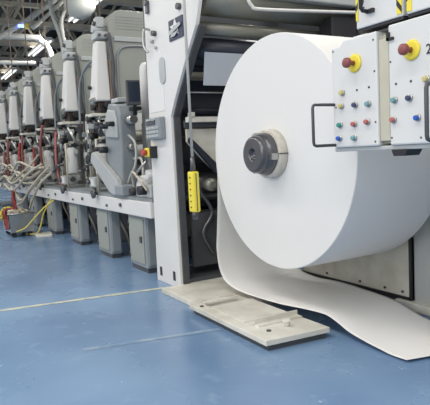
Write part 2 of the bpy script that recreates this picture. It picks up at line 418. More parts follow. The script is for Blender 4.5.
# coloured hoses and cloths hung on the farther units
def redhose(u, m, pts, name='hose', r=.014):
    x = u.location.x
    obj(name, MB().tube(smooth_path([(x+a, y, z) for a, y, z in pts]), r, 8), m, u, 'red hose' if m in ('rag','dred') else None)
redhose(units[1], 'pinkred', [(-.26,1.62,1.25),(-.25,1.60,1.0),(-.27,1.61,.8),(-.24,1.63,.62)])
redhose(units[2], 'dred', [(.06,1.66,1.38),(.08,1.62,1.2),(.06,1.61,1.0),(.04,1.63,.85)], r=.016)
redhose(units[2], 'rag', [(-.26,1.6,1.1),(-.22,1.58,.95),(-.16,1.58,.86)], r=.016)
redhose(units[3], 'dred', [(.07,1.62,1.30),(.08,1.60,1.1),(.05,1.6,.75)], r=.015)
redhose(units[3], 'rag', [(-.05,1.6,1.2),(-.02,1.57,1.02),(.05,1.57,.95)], r=.022)
redhose(units[4], 'dred', [(.06,1.62,1.30),(.07,1.60,1.05),(.04,1.6,.7)], r=.017)
redhose(units[4], 'dred', [(-.25,1.6,1.1),(-.2,1.58,.9),(-.2,1.6,.65)], r=.02)
redhose(units[5], 'rag', [(.06,1.6,1.2),(.07,1.58,1.0),(.04,1.6,.8)], r=.015)

# long beam that carries the units
t = thing('machine_bed', 'long white bed beam that carries the row of printing units', 'machine bed', (-8.6,1.65,.45))
obj('beam', MB().box(-14,-3.74,1.58,1.72,.455,.575,.006), 'white', t)
obj('bed_plate', MB().box(-14,-3.74,1.60,3.0,.575,.60), 'bgrey', t)
obj('rear_beam', MB().box(-14,-3.74,2.9,3.0,0.0,.575), 'dgrey', t)
for i in range(9):
    x = -4.35-i*1.09
    loose('bolt', MB().cyl((x,1.58,.525),(x,1.565,.525),.016,n=10).cyl((x-.35,1.58,.50),(x-.35,1.565,.50),.011,n=8), 'dsteel', t)
for i in range(8):
    x = -4.95-i*1.09
    k = obj('lock_wheel', MB().lathe((x,1.58,.60), (0,-1,0), [(0,.02),(.03,.02),(.03,.045),(.05,.05),(.06,.03),(.06,0)], 16), 'dsteel', t)
# pedestal cabinets
def make_ped():
    t = thing('pedestal_cabinet', '', 'cabinet', (0,0,0), 'grey pedestal cabinets under the press bed')
    obj('body', MB().box(-.28,0,1.62,1.73,.035,.455,.012), 'bgrey', t)
    obj('plinth', MB().box(-.27,-.01,1.63,1.72,0,.036), 'dgrey', t)
    obj('door', MB().box(-.255,-.025,1.610,1.621,.07,.43,.004), 'grey', t)
    obj('side_panel', MB().box(-.001,.008,1.635,1.715,.06,.43,.004), 'bgrey', t)
    obj('latch', MB().box(-.07,-.045,1.598,1.612,.24,.29,.003), 'dsteel', t)
    loose('hinge', MB().cyl((-.25,1.608,.10),(-.25,1.608,.14),.006,n=8).cyl((-.25,1.608,.36),(-.25,1.608,.40),.006,n=8), 'dsteel', t)
    return t
p0 = make_ped()
pl = ['widest grey pedestal cabinet, standing beside the white side frame','second grey pedestal cabinet from the white side frame',
 'third grey pedestal cabinet from the white side frame, standing clear on the floor','fourth grey pedestal cabinet, right of the steel bin',
 'fifth grey pedestal cabinet, behind the steel bin','sixth grey pedestal cabinet, beyond the steel bin']
for i, x in enumerate([-3.95,-4.79,-5.77,-6.86,-7.9,-8.95]):
    o = p0 if i == 0 else copy_tree(p0)
    o.location = (x,0,0); o['label'] = pl[i]
    if i == 0: o.scale = (1.3,1,1)
# dark gearing under the bed behind the cabinets
for i in range(6):
    x = -4.4-i*1.09
    t = thing('drive_gearbox', words[i]+' dark drive gearbox from the white frame, in the shade under the press bed', 'gearbox', (x,2.1,0), 'gearboxes under the press bed')
    obj('housing', MB().box(x-.25,x+.1,2.05,2.5,0,.42,.03), 'dgrey', t)
    obj('flange', MB().cyl((x+.1,2.25,.26),(x+.18,2.25,.26),.11,n=24), 'dsteel', t)
    obj('shaft', MB().cyl((x+.18,2.25,.26),(x+.55,2.25,.26),.03,n=14), 'steel', t)
    obj('conduit', MB().tube(smooth_path([(x+.05,1.95,.45),(x+.1,1.93,.3),(x+.22,1.96,.15),(x+.2,2.0,.02)]), .018, 8), 'hose', t)

# ---- hoses looping in front of the far units
hs = [
 ('thick cream hose looping across the fronts of the far units', [(-7.2,1.58,.80),(-7.6,1.50,.70),(-8.2,1.46,.78),(-8.8,1.48,.66),(-9.5,1.50,.70),(-10.4,1.5,.62),(-11.5,1.5,.70)], .020),
 ('cream hose sagging lowest in front of the far units', [(-7.1,1.57,.88),(-7.5,1.46,.75),(-8.0,1.42,.58),(-8.6,1.42,.52),(-9.3,1.44,.60),(-10.0,1.5,.52),(-11,1.5,.46)], .016),
 ('cream hose arching highest in front of the far units', [(-7.0,1.58,.84),(-7.4,1.52,.84),(-7.9,1.44,.92),(-8.5,1.46,.80),(-9.1,1.5,.84),(-9.8,1.52,.9),(-11,1.55,.80)], .016),
 ('cream hose slanting down over the steel bin', [(-6.75,1.58,.84),(-6.9,1.50,.74),(-7.1,1.40,.58),(-7.35,1.36,.42),(-7.6,1.32,.36)], .013),
 ('slim cream hose slanting beside the one over the bin', [(-6.55,1.58,.80),(-6.8,1.48,.66),(-7.1,1.44,.48),(-7.3,1.42,.32)], .014),
 ('slim cream hose crossing between the thicker hoses at the far left', [(-7.3,1.56,.66),(-7.9,1.47,.64),(-8.6,1.45,.88),(-9.4,1.47,.78),(-10.5,1.5,.72)], .014),
 ('slim cream hose hanging in a deep loop behind the steel bin', [(-7.0,1.56,.76),(-7.4,1.48,.56),(-7.9,1.44,.40),(-8.4,1.46,.46),(-8.9,1.5,.70)], .013),
 ('slim cream hose rising to the third printing unit', [(-7.25,1.57,1.0),(-7.5,1.5,.86),(-8.0,1.45,.74),(-8.7,1.45,.60),(-9.2,1.47,.50)], .013),
 ('grey cream hose coiling towards the left edge', [(-7.9,1.5,.75),(-8.3,1.40,.62),(-8.9,1.40,.72),(-9.6,1.40,.58),(-10.2,1.42,.40),(-10.8,1.45,.46)], .016)]
for l, p, r in hs:
    tag(obj('hose', MB().tube(smooth_path(p, 8), r, 10), 'hose'), l, 'hose')
# steel waste bin with rags
t = thing('waste_bin', 'square steel waste bin standing on the floor before the far units', 'bin', (-7.3,1.35,0))
wb = [(-7.56,1.13),(-7.04,1.13),(-7.04,1.40),(-7.56,1.40)]
b = MB(); A=[(x,y,.06) for x,y in wb]; cx_,cy_=-7.30,1.265
B=[(cx_+(x-cx_)*1.10,cy_+(y-cy_)*1.10,.29) for x,y in wb]; C=[(cx_+(x-cx_)*1.05,cy_+(y-cy_)*1.05,.29) for x,y in wb]; D=[(cx_+(x-cx_)*.95,cy_+(y-cy_)*.95,.08) for x,y in wb]
b.poly(A+B+C+D, [(3,2,1,0)]+[(i,(i+1)%4,4+(i+1)%4,4+i) for i in range(4)]+[(4+i,4+(i+1)%4,8+(i+1)%4,8+i) for i in range(4)]+[(8+i,8+(i+1)%4,12+(i+1)%4,12+i) for i in range(4)]+[(12,13,14,15)])
obj('bin_body', b, 'steel', t)
obj('rim', MB().tube([B[0],B[1],B[2],B[3],B[0]], .012, 8), 'steel', t)
for x, y in ((-7.51,1.17),(-7.09,1.17),(-7.09,1.36),(-7.51,1.36)):
    obj('caster', MB().cyl((x-.015,y,.03),(x+.015,y,.03),.03,n=14).box(x-.02,x+.02,y-.01,y+.01,.03,.062), 'black', t)
b = MB(); bmesh.ops.create_icosphere(b.bm, subdivisions=4, radius=1)
for v in b.bm.verts:
    n = v.co.copy(); k = 1+.16*math.sin(7*n.x+3*n.z)*math.cos(6*n.y+2)+.10*math.sin(13*n.z+5*n.y)
    v.co = Vector((-7.30+n.x*.20*k, 1.265+n.y*.11*k, .27+n.z*.07*k))
for f in b.bm.faces: f.smooth = True
tag(obj('paper_scrap', b, 'hose'), 'crumpled cream scrap paper filling the steel bin', 'scrap paper')
def cloth(label, pts, w, m, n=7):
    """a rag: strip of cloth draped along pts, folded across its width"""
    P = smooth_path(pts, 5); b = MB(); V = []; F = []
    for i, p in enumerate(P):
        for j in range(n):
            s = j/(n-1)-.5
            V.append((p.x+s*w*.9+.012*math.sin(i*.8+j), p.y+.02*math.sin(j*2.4+i*.4), p.z+s*w*.15*math.sin(i)))
    for i in range(len(P)-1):
        for j in range(n-1): F.append((i*n+j, i*n+j+1, (i+1)*n+j+1, (i+1)*n+j))
    b.poly(V, F, True); o = obj('rag', b, m)
    s = o.modifiers.new('thick', 'SOLIDIFY'); s.thickness = .006
    return tag(o, label, 'cloth')
cloth('bright red cloth hanging over the front of the steel bin', [(-7.17,1.22,.34),(-7.16,1.16,.35),(-7.14,1.095,.32),(-7.13,1.095,.2),(-7.13,1.105,.10)], .08, 'rag')
cloth('red cloth bunched upright above the steel bin', [(-7.25,1.24,.34),(-7.27,1.23,.44),(-7.30,1.24,.56)], .08, 'rag')
cloth('yellow cloth strip lying over the bin beside the red cloth', [(-7.37,1.22,.34),(-7.37,1.15,.36),(-7.36,1.085,.30),(-7.36,1.09,.20)], .04, 'ycord')
for l, p in (('yellow hose from the bin up to the fourth pedestal cabinet', [(-6.98,1.18,.08),(-6.93,1.28,.12),(-6.85,1.36,.22),(-6.75,1.48,.36),(-6.62,1.57,.45)]),
             ('yellow hose crossing over the floor right of the bin', [(-7.12,1.32,.02),(-7.0,1.42,.03),(-6.93,1.46,.12),(-6.88,1.50,.28),(-6.70,1.56,.46)])):
    tag(obj('hose', MB().tube(smooth_path(p, 8), .008, 8), 'ycord'), l, 'hose')
tag(obj('floor_tray', MB().prism([(-7.05,1.40),(-6.78,1.38),(-6.72,1.55),(-7.0,1.60)], 'z', 0.0, .03, .006), 'cream'), 'cream scrap tray on the floor beside the bin', 'tray')

# ================================================================== inspection arm (grey machine left of the white frame)
t = thing('drive_casting', 'angular grey drive casting with slanted arm, between first unit and white frame', 'drive casting', (-4.4,1.7,.6))
obj('body', MB().prism([(-4.66,.605),(-4.40,.605),(-4.36,.95),(-4.36,1.26),(-4.40,1.36),(-4.62,1.385),(-4.74,1.26),(-4.76,1.02),(-4.70,.80)], 'y', 1.62, 1.76, .015), 'bgrey', t)
obj('front_cover', MB().prism([(-4.68,1.10),(-4.40,1.08),(-4.40,1.22),(-4.44,1.31),(-4.60,1.33),(-4.69,1.24)], 'y', 1.60, 1.622, .008), 'lgrey', t)
obj('arm_cap', MB().box(-4.40,-4.22,1.55,1.66,.605,.69,.01), 'bgrey', t)
obj('arm', MB().prism([(-5.06,.89),(-5.02,.97),(-4.95,.98),(-4.40,.735),(-4.36,.66),(-4.38,.605),(-4.52,.605),(-4.60,.63)], 'y', 1.565, 1.62, .008), 'lgrey', t)
for x, z, r in ((-4.62,1.19,.022),(-4.45,1.20,.022),(-4.66,.99,.030),(-4.80,1.0,.022),(-4.74,1.22,.018)):
    loose('knob', MB().cyl((x,1.60,z),(x,1.53,z),r,r*.85,n=16), 'black', t)
obj('top_box', MB().box(-4.60,-4.44,1.64,1.75,1.38,1.42,.008), 'lgrey', t)
loose('side_roller', MB().cyl((-4.37,1.69,1.22),(-4.22,1.69,1.22),.035,n=20).cyl((-4.37,1.69,1.0),(-4.26,1.69,1.0),.025,n=20), 'steel', t)
obj('cable', MB().tube(smooth_path([(-4.36,1.69,1.1),(-4.25,1.70,1.02),(-4.22,1.68,.86),(-4.3,1.66,.76),(-4.36,1.66,.7)]), .010, 8).tube(smooth_path([(-4.36,1.72,.9),(-4.2,1.72,.9),(-4.12,1.7,.8),(-4.12,1.68,.62)]), .010, 8), 'cord', t)
t = thing('valve_fitting', 'cluster of pale fittings on the bed beside the white frame', 'fittings', (-4.0,1.68,.6))
obj('block', MB().box(-4.10,-3.80,1.62,1.82,.60,.70,.01), 'lgrey', t)
loose('valve', MB().cyl((-3.98,1.60,.72),(-3.98,1.78,.72),.05,n=20).cyl((-3.86,1.62,.78),(-3.86,1.75,.78),.035,n=18), 'white', t)
obj('lever', MB().tube([(-4.05,1.6,.70),(-3.95,1.58,.80),(-3.80,1.6,.88)], .009), 'steel', t)
obj('hose_bend', MB().tube(smooth_path([(-4.08,1.6,.68),(-4.0,1.56,.80),(-3.88,1.57,.74),(-3.82,1.6,.66)]), .009), 'hose', t)
loose('dark_joint', MB().cyl((-3.9,1.56,.66),(-3.9,1.62,.66),.035,n=16).cyl((-4.12,1.58,.64),(-4.12,1.64,.64),.03,n=16), 'black', t)
# monitor and white canister
t = thing('monitor', 'small dark operator screen on a stalk left of the white frame', 'screen', (-4.3,1.72,1.44))
obj('housing', MB().box(-4.33,-4.29,1.675,1.79,1.34,1.545,.008, Matrix.Rotation(R_:=-.25, 3, 'Z')), 'dgrey', t)
obj('display', MB().box(-4.292,-4.286,1.685,1.78,1.37,1.53,.001, Matrix.Rotation(R_, 3, 'Z')), 'screen', t)
obj('stalk', MB().cyl((-4.33,1.75,1.26),(-4.33,1.75,1.36),.016,n=12).box(-4.37,-4.28,1.71,1.79,1.30,1.33,.005), 'black', t)
t = thing('canister', 'upright white canister with domed top behind the small screen', 'canister', (-4.5,1.93,1.2))
obj('shell', MB().lathe((-4.5,1.93,1.2), (0,0,1), [(0,0),(0,.048),(.44,.048),(.49,.042),(.52,.026),(.53,0)], 24), 'white', t)
obj('bracket', MB().box(-4.56,-4.44,1.89,1.97,.60,1.21,.01), 'lgrey', t)
tag(obj('electrical_cabinet', MB().box(-4.72,-4.50,2.0,2.30,.60,1.64,.012), 'lgrey'), 'pale grey upright cabinet behind the white canister', 'cabinet')

# ================================================================== white side frame machine (infeed)
t = thing('infeed_machine', 'tall white side frame with dark rollers behind it, left of the big paper roll', 'machine', (-3.3,1.6,0))
fp = [(-3.725,0),(-3.335,0),(-3.345,1.17),(-3.27,1.275),(-3.065,1.53),(-2.93,1.68),(-2.875,1.81),(-2.875,2.10),(-3.42,2.05),(-3.68,1.985)]
obj('side_frame', MB().prism(fp, 'y', 1.60, 1.625, .003), 'white', t)
obj('shaded_edge', MB().prism([(-3.335,0),(-3.318,0),(-3.328,1.165),(-3.253,1.27),(-3.048,1.525),(-2.913,1.672),(-2.93,1.68),(-3.065,1.53),(-3.27,1.275),(-3.345,1.17)], 'y', 1.62, 1.665), 'dgrey', t)  # shaded side of the white frame, its shade put into the dark colour
obj('far_side_frame', MB().prism([(-3.9,0),(-3.2,0),(-3.2,1.2),(-2.85,1.65),(-2.85,2.3),(-3.9,2.3)], 'y', 2.86, 2.93, .006), 'dgrey', t)
obj('back_panel', MB().box(-3.86,-3.80,1.67,2.86,.55,2.2), 'dgrey', t)
obj('base_pan', MB().box(-3.72,-3.34,1.665,2.86,0,.06), 'dgrey', t)
for i, (x, z, r, mm) in enumerate([(-3.02,1.86,.10,'roller'),(-3.05,1.69,.042,'roller'),(-3.12,1.58,.07,'navy'),(-3.55,1.42,.11,'roller'),(-3.6,.95,.10,'dsteel'),(-3.62,.7,.08,'dsteel'),(-3.5,.42,.09,'dsteel'),(-3.45,1.22,.035,'navy')]):
    obj('roller', MB().cyl((x,1.68,z),(x,2.85,z),r,n=40).cyl((x,1.66,z),(x,2.87,z),r*.35,n=16), mm, t)
obj('roller_housing', MB().box(-3.30,-3.16,1.67,2.85,1.46,1.64,.01), 'navy', t)
obj('drip_tray', MB().prism([(-3.30,1.48),(-3.14,1.48),(-3.10,1.51),(-3.30,1.51)], 'y', 1.67, 2.84), 'navy', t)
obj('cross_bar', MB().box(-3.27,-3.23,1.67,2.85,1.125,1.160,.004).box(-3.27,-3.22,1.69,1.72,1.16,1.19,.004), 'cream', t)
obj('guide_rod', MB().cyl((-3.28,1.67,1.325),(-3.28,2.85,1.325),.006,n=10), 'steel', t)
obj('dark_shield', MB().box(-3.44,-3.42,1.67,2.85,1.20,1.43,.004), 'navy', t)
obj('lower_shield', MB().box(-3.30,-3.28,1.67,2.85,1.092,1.14,.002), 'dgrey', t)
obj('inner_panel', MB().prism([(1.69,1.085),(2.85,1.085),(2.85,.78),(1.90,.78),(1.80,.88),(1.69,1.00)], 'x', -3.32, -3.30, .002), 'cream', t)
obj('slanted_arm', MB().prism([(1.69,1.0),(1.70,1.03),(1.95,.79),(1.91,.75)], 'x', -3.30, -3.26, .006), 'navy', t)
obj('lower_panel', MB().box(-3.44,-3.41,1.75,2.85,.12,.50,.004), 'dgrey', t)
obj('gusset', MB().prism([(-3.34,.25),(-3.30,.25),(-3.30,.62),(-3.34,.60)], 'y', 1.95, 2.0), 'bgrey', t)
obj('hose_run', MB().tube(smooth_path([(-3.40,1.74,.80),(-3.36,1.80,.66),(-3.38,1.9,.5),(-3.38,1.82,.36),(-3.38,1.9,.2)]), .014).tube(smooth_path([(-3.40,2.0,.7),(-3.36,1.95,.55),(-3.38,2.05,.4),(-3.38,2.0,.22)]), .012), 'dsteel', t)
obj('pale_collar', MB().lathe((-3.33,1.86,.70), (1,0,0), [(-.04,.03),(0,.045),(.05,.045),(.06,.02),(.06,0)], 20), 'roller', t)
# bent rail at the top
obj('bent_rail', MB().tube(smooth_path([(-2.86,1.93,2.05),(-2.86,1.93,1.86),(-2.86,1.96,1.80),(-2.86,2.03,1.785),(-2.86,2.5,1.81),(-2.86,2.84,1.83)]), .011, 10), 'white', t)
obj('top_cover', MB().box(-2.96,-2.86,2.02,2.85,1.87,2.10,.01), 'lgrey', t)
obj('end_block', MB().box(-3.02,-2.88,2.62,2.85,1.62,1.80,.01), 'black', t)
# on the face
def disc(x, z, r, d, m, nm, par, y=1.60): return obj(nm, MB().cyl((x,y+.001,z),(x,y-d,z),r,n=20), m, par)
k = obj('crank_handle', MB().tube(smooth_path([(-3.60,1.60,1.79),(-3.60,1.56,1.79),(-3.605,1.55,1.74),(-3.60,1.55,1.67),(-3.58,1.57,1.63)]), .009), 'steel', t)
disc(-3.505,1.745,.018,.03,'dsteel','bolt',t); disc(-3.55,1.70,.012,.02,'steel','bolt',t); disc(-3.50,1.65,.010,.015,'steel','bolt',t)
obj('oblong_cover', MB().prism([(-3.425+.045*math.cos(a), 1.52+.045*math.sin(a)+.01) for a in [i*PI/8 for i in range(9)]]+[(-3.425-.045*math.cos(a), 1.44-.045*math.sin(a)) for a in [i*PI/8 for i in range(9)]], 'y', 1.592, 1.601, .003), 'lgrey', t)
obj('notice', MB().box(-3.66,-3.42,1.597,1.601,1.22,1.62), 'paper', t)
for x in (-3.645,-3.425): obj('slot', MB().box(x-.018,x+.018,1.597,1.6015,.045,.11,.002), 'black', t)
obj('hinge_bolt', MB().cyl((-3.60,1.601,1.97),(-3.60,1.57,1.97),.02,n=14).box(-3.62,-3.58,1.58,1.6,1.90,1.96,.004), 'dsteel', t)
obj('lug', MB().cyl((-3.12,1.601,1.83),(-3.12,1.575,1.83),.02,n=14), 'dsteel', t)
# keypad
kp = obj('keypad', MB().box(-3.675,-3.43,1.555,1.601,1.03,1.18,.008), 'bgrey', t)
obj('display', MB().box(-3.65,-3.50,1.551,1.556,1.13,1.165,.002), 'screen', kp)
b = MB()
for r in range(3):
    for c in range(5): b.box(-3.65+c*.042,-3.62+c*.042,1.549,1.556,1.045+r*.027,1.063+r*.027,.002)
obj('keys', b, 'lgrey', kp)
es = obj('stop_switch', MB().box(-3.70,-3.62,1.545,1.60,.91,.975,.006), 'yellow', t)
obj('stop_knob', MB().cyl((-3.66,1.545,.943),(-3.66,1.51,.943),.018,.024,n=18), 'red', es)
obj('switch_back', MB().box(-3.62,-3.59,1.55,1.60,.90,.985,.004), 'black', es)
# emblem plate: dark square, pale star burst, round badge, ribbon with scroll ends
px0,px1,pz0,pz1 = -3.285,-3.085,1.645,1.775
em = obj('emblem_plate', MB().box(px0,px1,1.592,1.601,pz0,pz1,.003), 'emblem', t)
cx_,cz_ = (px0+px1)/2, (pz0+pz1)/2
b = MB()
star=[]
for i in range(10):
    a = PI/2+i*PI/5; r = .058 if i%2==0 else .026
    star.append((cx_+r*1.3*math.cos(a), cz_+r*math.sin(a)+.006))
b.prism(star, 'y', 1.588, 1.593)
obj('emblem_star', b, 'white', em)
b = MB(); b.lathe((cx_,1.588,cz_-.012), (0,-1,0), [(0,0),(0,.030),(.003,.030),(.003,.024),(.001,.024),(.001,0)], 24)
obj('emblem_ring', b, 'emblem', em)
b = MB(); b.prism([(px0+.012,cz_-.006),(px1-.03,cz_+.026),(px1-.012,cz_+.012),(px1-.018,cz_+.004),(px0+.03,cz_-.03)], 'y', 1.583, 1.585)
b.prism([(px0+.04,pz0+.02),(px0+.055,pz0+.04),(px1-.045,pz0+.045),(cx_,pz0+.018)], 'y', 1.583, 1.585)
obj('emblem_ribbon', b, 'lgrey', em)
# web running through the machine
tag(obj('paper_sheet', MB().prism([(-3.082,1.345),(-3.08,1.345),(-3.042,1.545),(-3.044,1.545)], 'y', 1.715, 2.75), 'web'),
    'blue-grey sheet of web paper running down between the dark rollers', 'paper web')

# platform plates
tag(obj('base_plate', MB().prism([(-3.34,1.46),(-2.66,1.46),(-2.66,2.50),(-3.34,2.50)], 'z', 0, .034, .004), 'cream'),
    'worn cream steel plate on the floor at the foot of the white frame', 'floor plate')
t = thing('step_plate', 'worn cream step plate with two angle bars, lying before the paper roll', 'floor plate', (-2.4,1.56,0))
obj('plate', MB().prism([(-2.80,1.39),(-2.015,1.38),(-1.985,1.735),(-2.66,1.735),(-2.66,1.455),(-2.80,1.455)], 'z', .028, .055, .003), 'cream', t)
obj('shadow_inset', MB().prism([(-2.78,1.41),(-2.03,1.40),(-2.0,1.72),(-2.64,1.72),(-2.64,1.445),(-2.78,1.445)], 'z', 0, .029), 'dgrey', t)  # dark inset painted as the shadow under the plate
obj('angle_bar', MB().box(-2.235,-2.19,1.46,1.73,.055,.063).box(-2.235,-2.228,1.46,1.73,.055,.085), 'cream', t)
obj('angle_bar', MB().box(-2.775,-2.74,1.46,1.68,.055,.062).box(-2.775,-2.768,1.46,1.68,.055,.075), 'cream', t)
obj('inlay', MB().box(-2.63,-2.30,1.45,1.70,.055,.059,.001), 'cream', t)
obj('lifting_stud', MB().cyl((-2.13,1.585,.055),(-2.13,1.585,.075),.013,n=14).cyl((-2.13,1.585,.075),(-2.13,1.585,.085),.020,n=14), 'cream', t)
obj('screw', MB().cyl((-2.12,1.47,.055),(-2.12,1.47,.060),.012,n=10).cyl((-2.7,1.42,.055),(-2.7,1.42,.060),.012,n=10), 'dsteel', t)

# ================================================================== the paper roll
RC = (-2.313, 0, .899); RR = .598; Y0 = 1.68; Y1 = 2.26
t = thing('paper_roll', 'huge white paper roll held edge-on in the reel stand', 'paper roll', (RC[0], Y0, RC[2]-RR))
prof = [(0,.125),(0,.20),(.0006,.204),(0,.208),(0,.34),(.0005,.343),(0,.347),(0,.48),(.0005,.483),(0,.487),(0,RR-.004),(.003,RR-.001),(.006,RR)]
prof += [(Y1-Y0-.006,RR),(Y1-Y0,RR-.004),(Y1-Y0,.10),(.0,.10),(.0,.125)]
obj('wound_paper', MB().lathe((RC[0],Y0,RC[2]), (0,1,0), prof, 160), 'paper', t)
obj('core', MB().lathe((RC[0],Y0-.006,RC[2]), (0,1,0), [(0,.085),(0,.106),(Y1-Y0+.01,.106),(Y1-Y0+.01,.085),(0,.085)], 64), 'kraft', t)
# tail of paper: hangs off the left of the roll, runs over the plates and onto the floor
near = [(-2.9125,.93),(-2.918,.80),(-2.932,.62),(-2.955,.45),(-2.975,.32),(-2.975,.20),(-2.94,.125),(-2.86,.088),(-2.72,.074),(-2.45,.078),(-2.30,.084),(-2.18,.088),(-2.06,.086),(-1.98,.066),(-1.90,.040),(-1.80,.026),(-1.70,.017),(-1.64,.012),(-1.56,.014)]
far  = [(-2.9125,.93),(-2.916,.80),(-2.925,.62),(-2.93,.45),(-2.93,.32),(-2.915,.20),(-2.87,.135),(-2.80,.108),(-2.66,.100),(-2.50,.108),(-2.38,.106),(-2.26,.096),(-2.14,.086),(-2.04,.074),(-1.95,.052),(-1.86,.030),(-1.72,.016),(-1.58,.012),(-1.44,.014)]
Pn = smooth_path([(x,0,z) for x,z in near], 5); Pf = smooth_path([(x,0,z) for x,z in far], 5)
b = MB(); V=[]; F=[]; NJ = 25
for i,(a,c) in enumerate(zip(Pn,Pf)):
    for j in range(NJ):
        s = j/(NJ-1); bow = math.sin(PI*s)
        k = max(0., min(1., (i-30)/20))
        V.append((a.x*(1-s)+c.x*s - .01*bow*(1-k), (Y0+.012)+s*(Y1-Y0-.024)+.085*(1-s)*max(0.,min(1.,(i-20)/40)), a.z*(1-s)+c.z*s + .006*k*math.sin(2*PI*s+i*.12)*min(1,(len(Pn)-i)/20)))
for i in range(len(Pn)-1):
    for j in range(NJ-1): F.append((i*NJ+j,i*NJ+j+1,(i+1)*NJ+j+1,(i+1)*NJ+j))
b.poly(V,F,True); o = obj('loose_end', b, 'paper', t)
s = o.modifiers.new('thick','SOLIDIFY'); s.thickness = .0025; s.offset = 0
# chuck
t = thing('roll_chuck', 'dark steel chuck with pale collar gripping the centre of the roll', 'chuck', (RC[0],Y0-.02,RC[2]))
obj('collar', MB().lathe((RC[0],Y0,RC[2]), (0,-1,0), [(0,.08),(0,.120),(.004,.124),(.044,.124),(.050,.118),(.050,.08)], 64), 'kraft', t)
obj('collar_seam', MB().box(RC[0]+.06,RC[0]+.1275,Y0-.051,Y0-.002,RC[2]-.002,RC[2]+.002), 'ink', t)
obj('hub', MB().lathe((RC[0],Y0,RC[2]), (0,-1,0), [(.048,.106),(.056,.108),(.095,.098),(.098,.092),(.104,.094),(.126,.090),(.134,.080),(.134,.034),(.128,.028),(.10,.028),(.10,0)], 56), 'dsteel', t)
obj('shaft_end', MB().lathe((RC[0],Y0,RC[2]), (0,-1,0), [(.098,.018),(.118,.018),(.120,.014),(.120,.008),(.11,.008),(.11,0)], 28), 'dsteel', t)
b = MB()
for i in range(3):
    a = PI/2+i*2*PI/3+.4
    c = Vector((RC[0]+.105*math.cos(a), 0, RC[2]+.105*math.sin(a)))
    b.box(c.x-.016,c.x+.016,Y0-.092,Y0-.052,c.z-.008,c.z+.008,.002, Matrix.Rotation(-a+PI/2,3,'Y'))
loose('jaw', b, 'steel', t)
tag(obj('reel_shaft', MB().cyl((RC[0],Y1+.012,RC[2]),(RC[0],2.52,RC[2]),.06,n=28), 'dsteel'), 'steel shaft behind the big paper roll carrying it from the stand', 'shaft')

# ================================================================== reel stand
t = thing('reel_stand', 'grey reel stand with upright column and low cream side panel behind the paper roll', 'reel stand', (-2.2,2.45,0))
obj('side_panel', MB().box(-3.0,-2.06,2.395,2.425,.055,.43,.004), 'cream', t)
obj('base_beam', MB().box(-3.0,-2.06,2.40,2.75,.01,.40), 'dgrey', t)
obj('panel_trim', MB().box(-3.0,-2.055,2.385,2.397,.045,.066).box(-2.068,-2.052,2.385,2.397,.05,.44), 'black', t)
b = MB()
for x in (-2.75,-2.45,-2.25,-2.12): b.cyl((x,2.396,.09),(x,2.388,.09),.008,n=8)
loose('rivet', b, 'dsteel', t)
obj('column', MB().box(-2.05,-1.72,2.40,2.75,0,1.35,.012), 'lgrey', t)
obj('head_arm', MB().box(-2.45,-1.72,2.42,2.72,.80,1.02,.02), 'lgrey', t)
obj('top_beam', MB().prism([(-2.05,1.35),(-1.5,1.35),(-1.5,1.75),(-2.05,1.75)], 'y', 2.45, 2.72, .01), 'lgrey', t)
obj('foot', MB().box(-2.15,-1.6,2.36,2.8,0,.05,.006), 'cream', t)
obj('bearing', MB().cyl((RC[0],2.42,RC[2]),(RC[0],2.36,RC[2]),.10,n=28), 'dsteel', t)
t = thing('overhead_latch', 'shiny latch fitting on dark bracket above the roll, left of hazard-striped plate', 'latch', (-2.98,2.9,1.8))
obj('bracket', MB().prism([(-2.90,1.80),(-2.2,1.86),(-2.2,1.95),(-2.90,1.92)], 'y', 2.95, 3.0, .004), 'bgrey', t)
obj('hook', MB().tube(smooth_path([(-2.88,2.93,1.90),(-2.84,2.90,1.88),(-2.84,2.95,1.83),(-2.86,2.99,1.84)]), .014), 'steel', t)
obj('mount', MB().box(-2.96,-2.88,2.86,3.05,1.76,1.80,.004), 'dgrey', t)
obj('post', MB().box(-2.94,-2.86,2.97,3.05,0,1.78,.004), 'dgrey', t)

# ================================================================== control console
t = thing('control_console', 'off-white push button console in front of the paper roll', 'control panel', (-1.35,1.57,.914))
obj('left_panel', MB().prism([(-1.658,.914),(-1.425,.914),(-1.425,1.318),(-1.59,1.318),(-1.612,1.30),(-1.658,1.30)], 'y', 1.50, 1.63, .006), 'boxw', t)
obj('right_panel', MB().box(-1.372,-.80,1.50,1.63,.914,1.325,.006), 'boxw', t)
obj('recess', MB().box(-1.45,-1.35,1.53,1.62,.92,1.31,.004), 'beige', t)
obj('recess_strip', MB().box(-1.424,-1.378,1.508,1.532,.93,1.285,.003), 'beige', t)
obj('base_lip', MB().box(-1.665,-.80,1.51,1.64,.898,.914,.004), 'lgrey', t)
obj('rear_hood', MB().box(-1.60,-.80,1.56,1.66,1.325,1.335), 'boxw', t)
obj('rubber_foot', MB().prism([(-1.372,.898),(-1.362,.876),(-1.315,.876),(-1.300,.898)], 'y', 1.505, 1.58), 'black', t)
obj('support_arm', MB().box(-.95,-.82,1.60,2.46,1.12,1.30,.01).box(-1.1,-.82,2.3,2.6,0,1.4,.01), 'lgrey', t)
obj('corner_clip', MB().box(-1.374,-1.362,1.492,1.501,1.272,1.30).box(-1.374,-1.345,1.492,1.501,1.272,1.281), 'black', t)
def button(x, z, m, nm='push_button', r=.0088, lab=None):
    L_ = .018 if r > .006 else .002
    k = obj(nm, MB().lathe((x,1.50,z), (0,-1,0), [(0,.0),(0,r),(L_*.85,r),(L_,r*.8),(L_,0)], 18), m, t, lab)
    if r > .006: obj('bezel', MB().lathe((x,1.50,z), (0,-1,0), [(0,0),(0,r*1.4),(.005,r*1.35),(.006,r),(.006,0)], 18), 'steel', k)
    return k
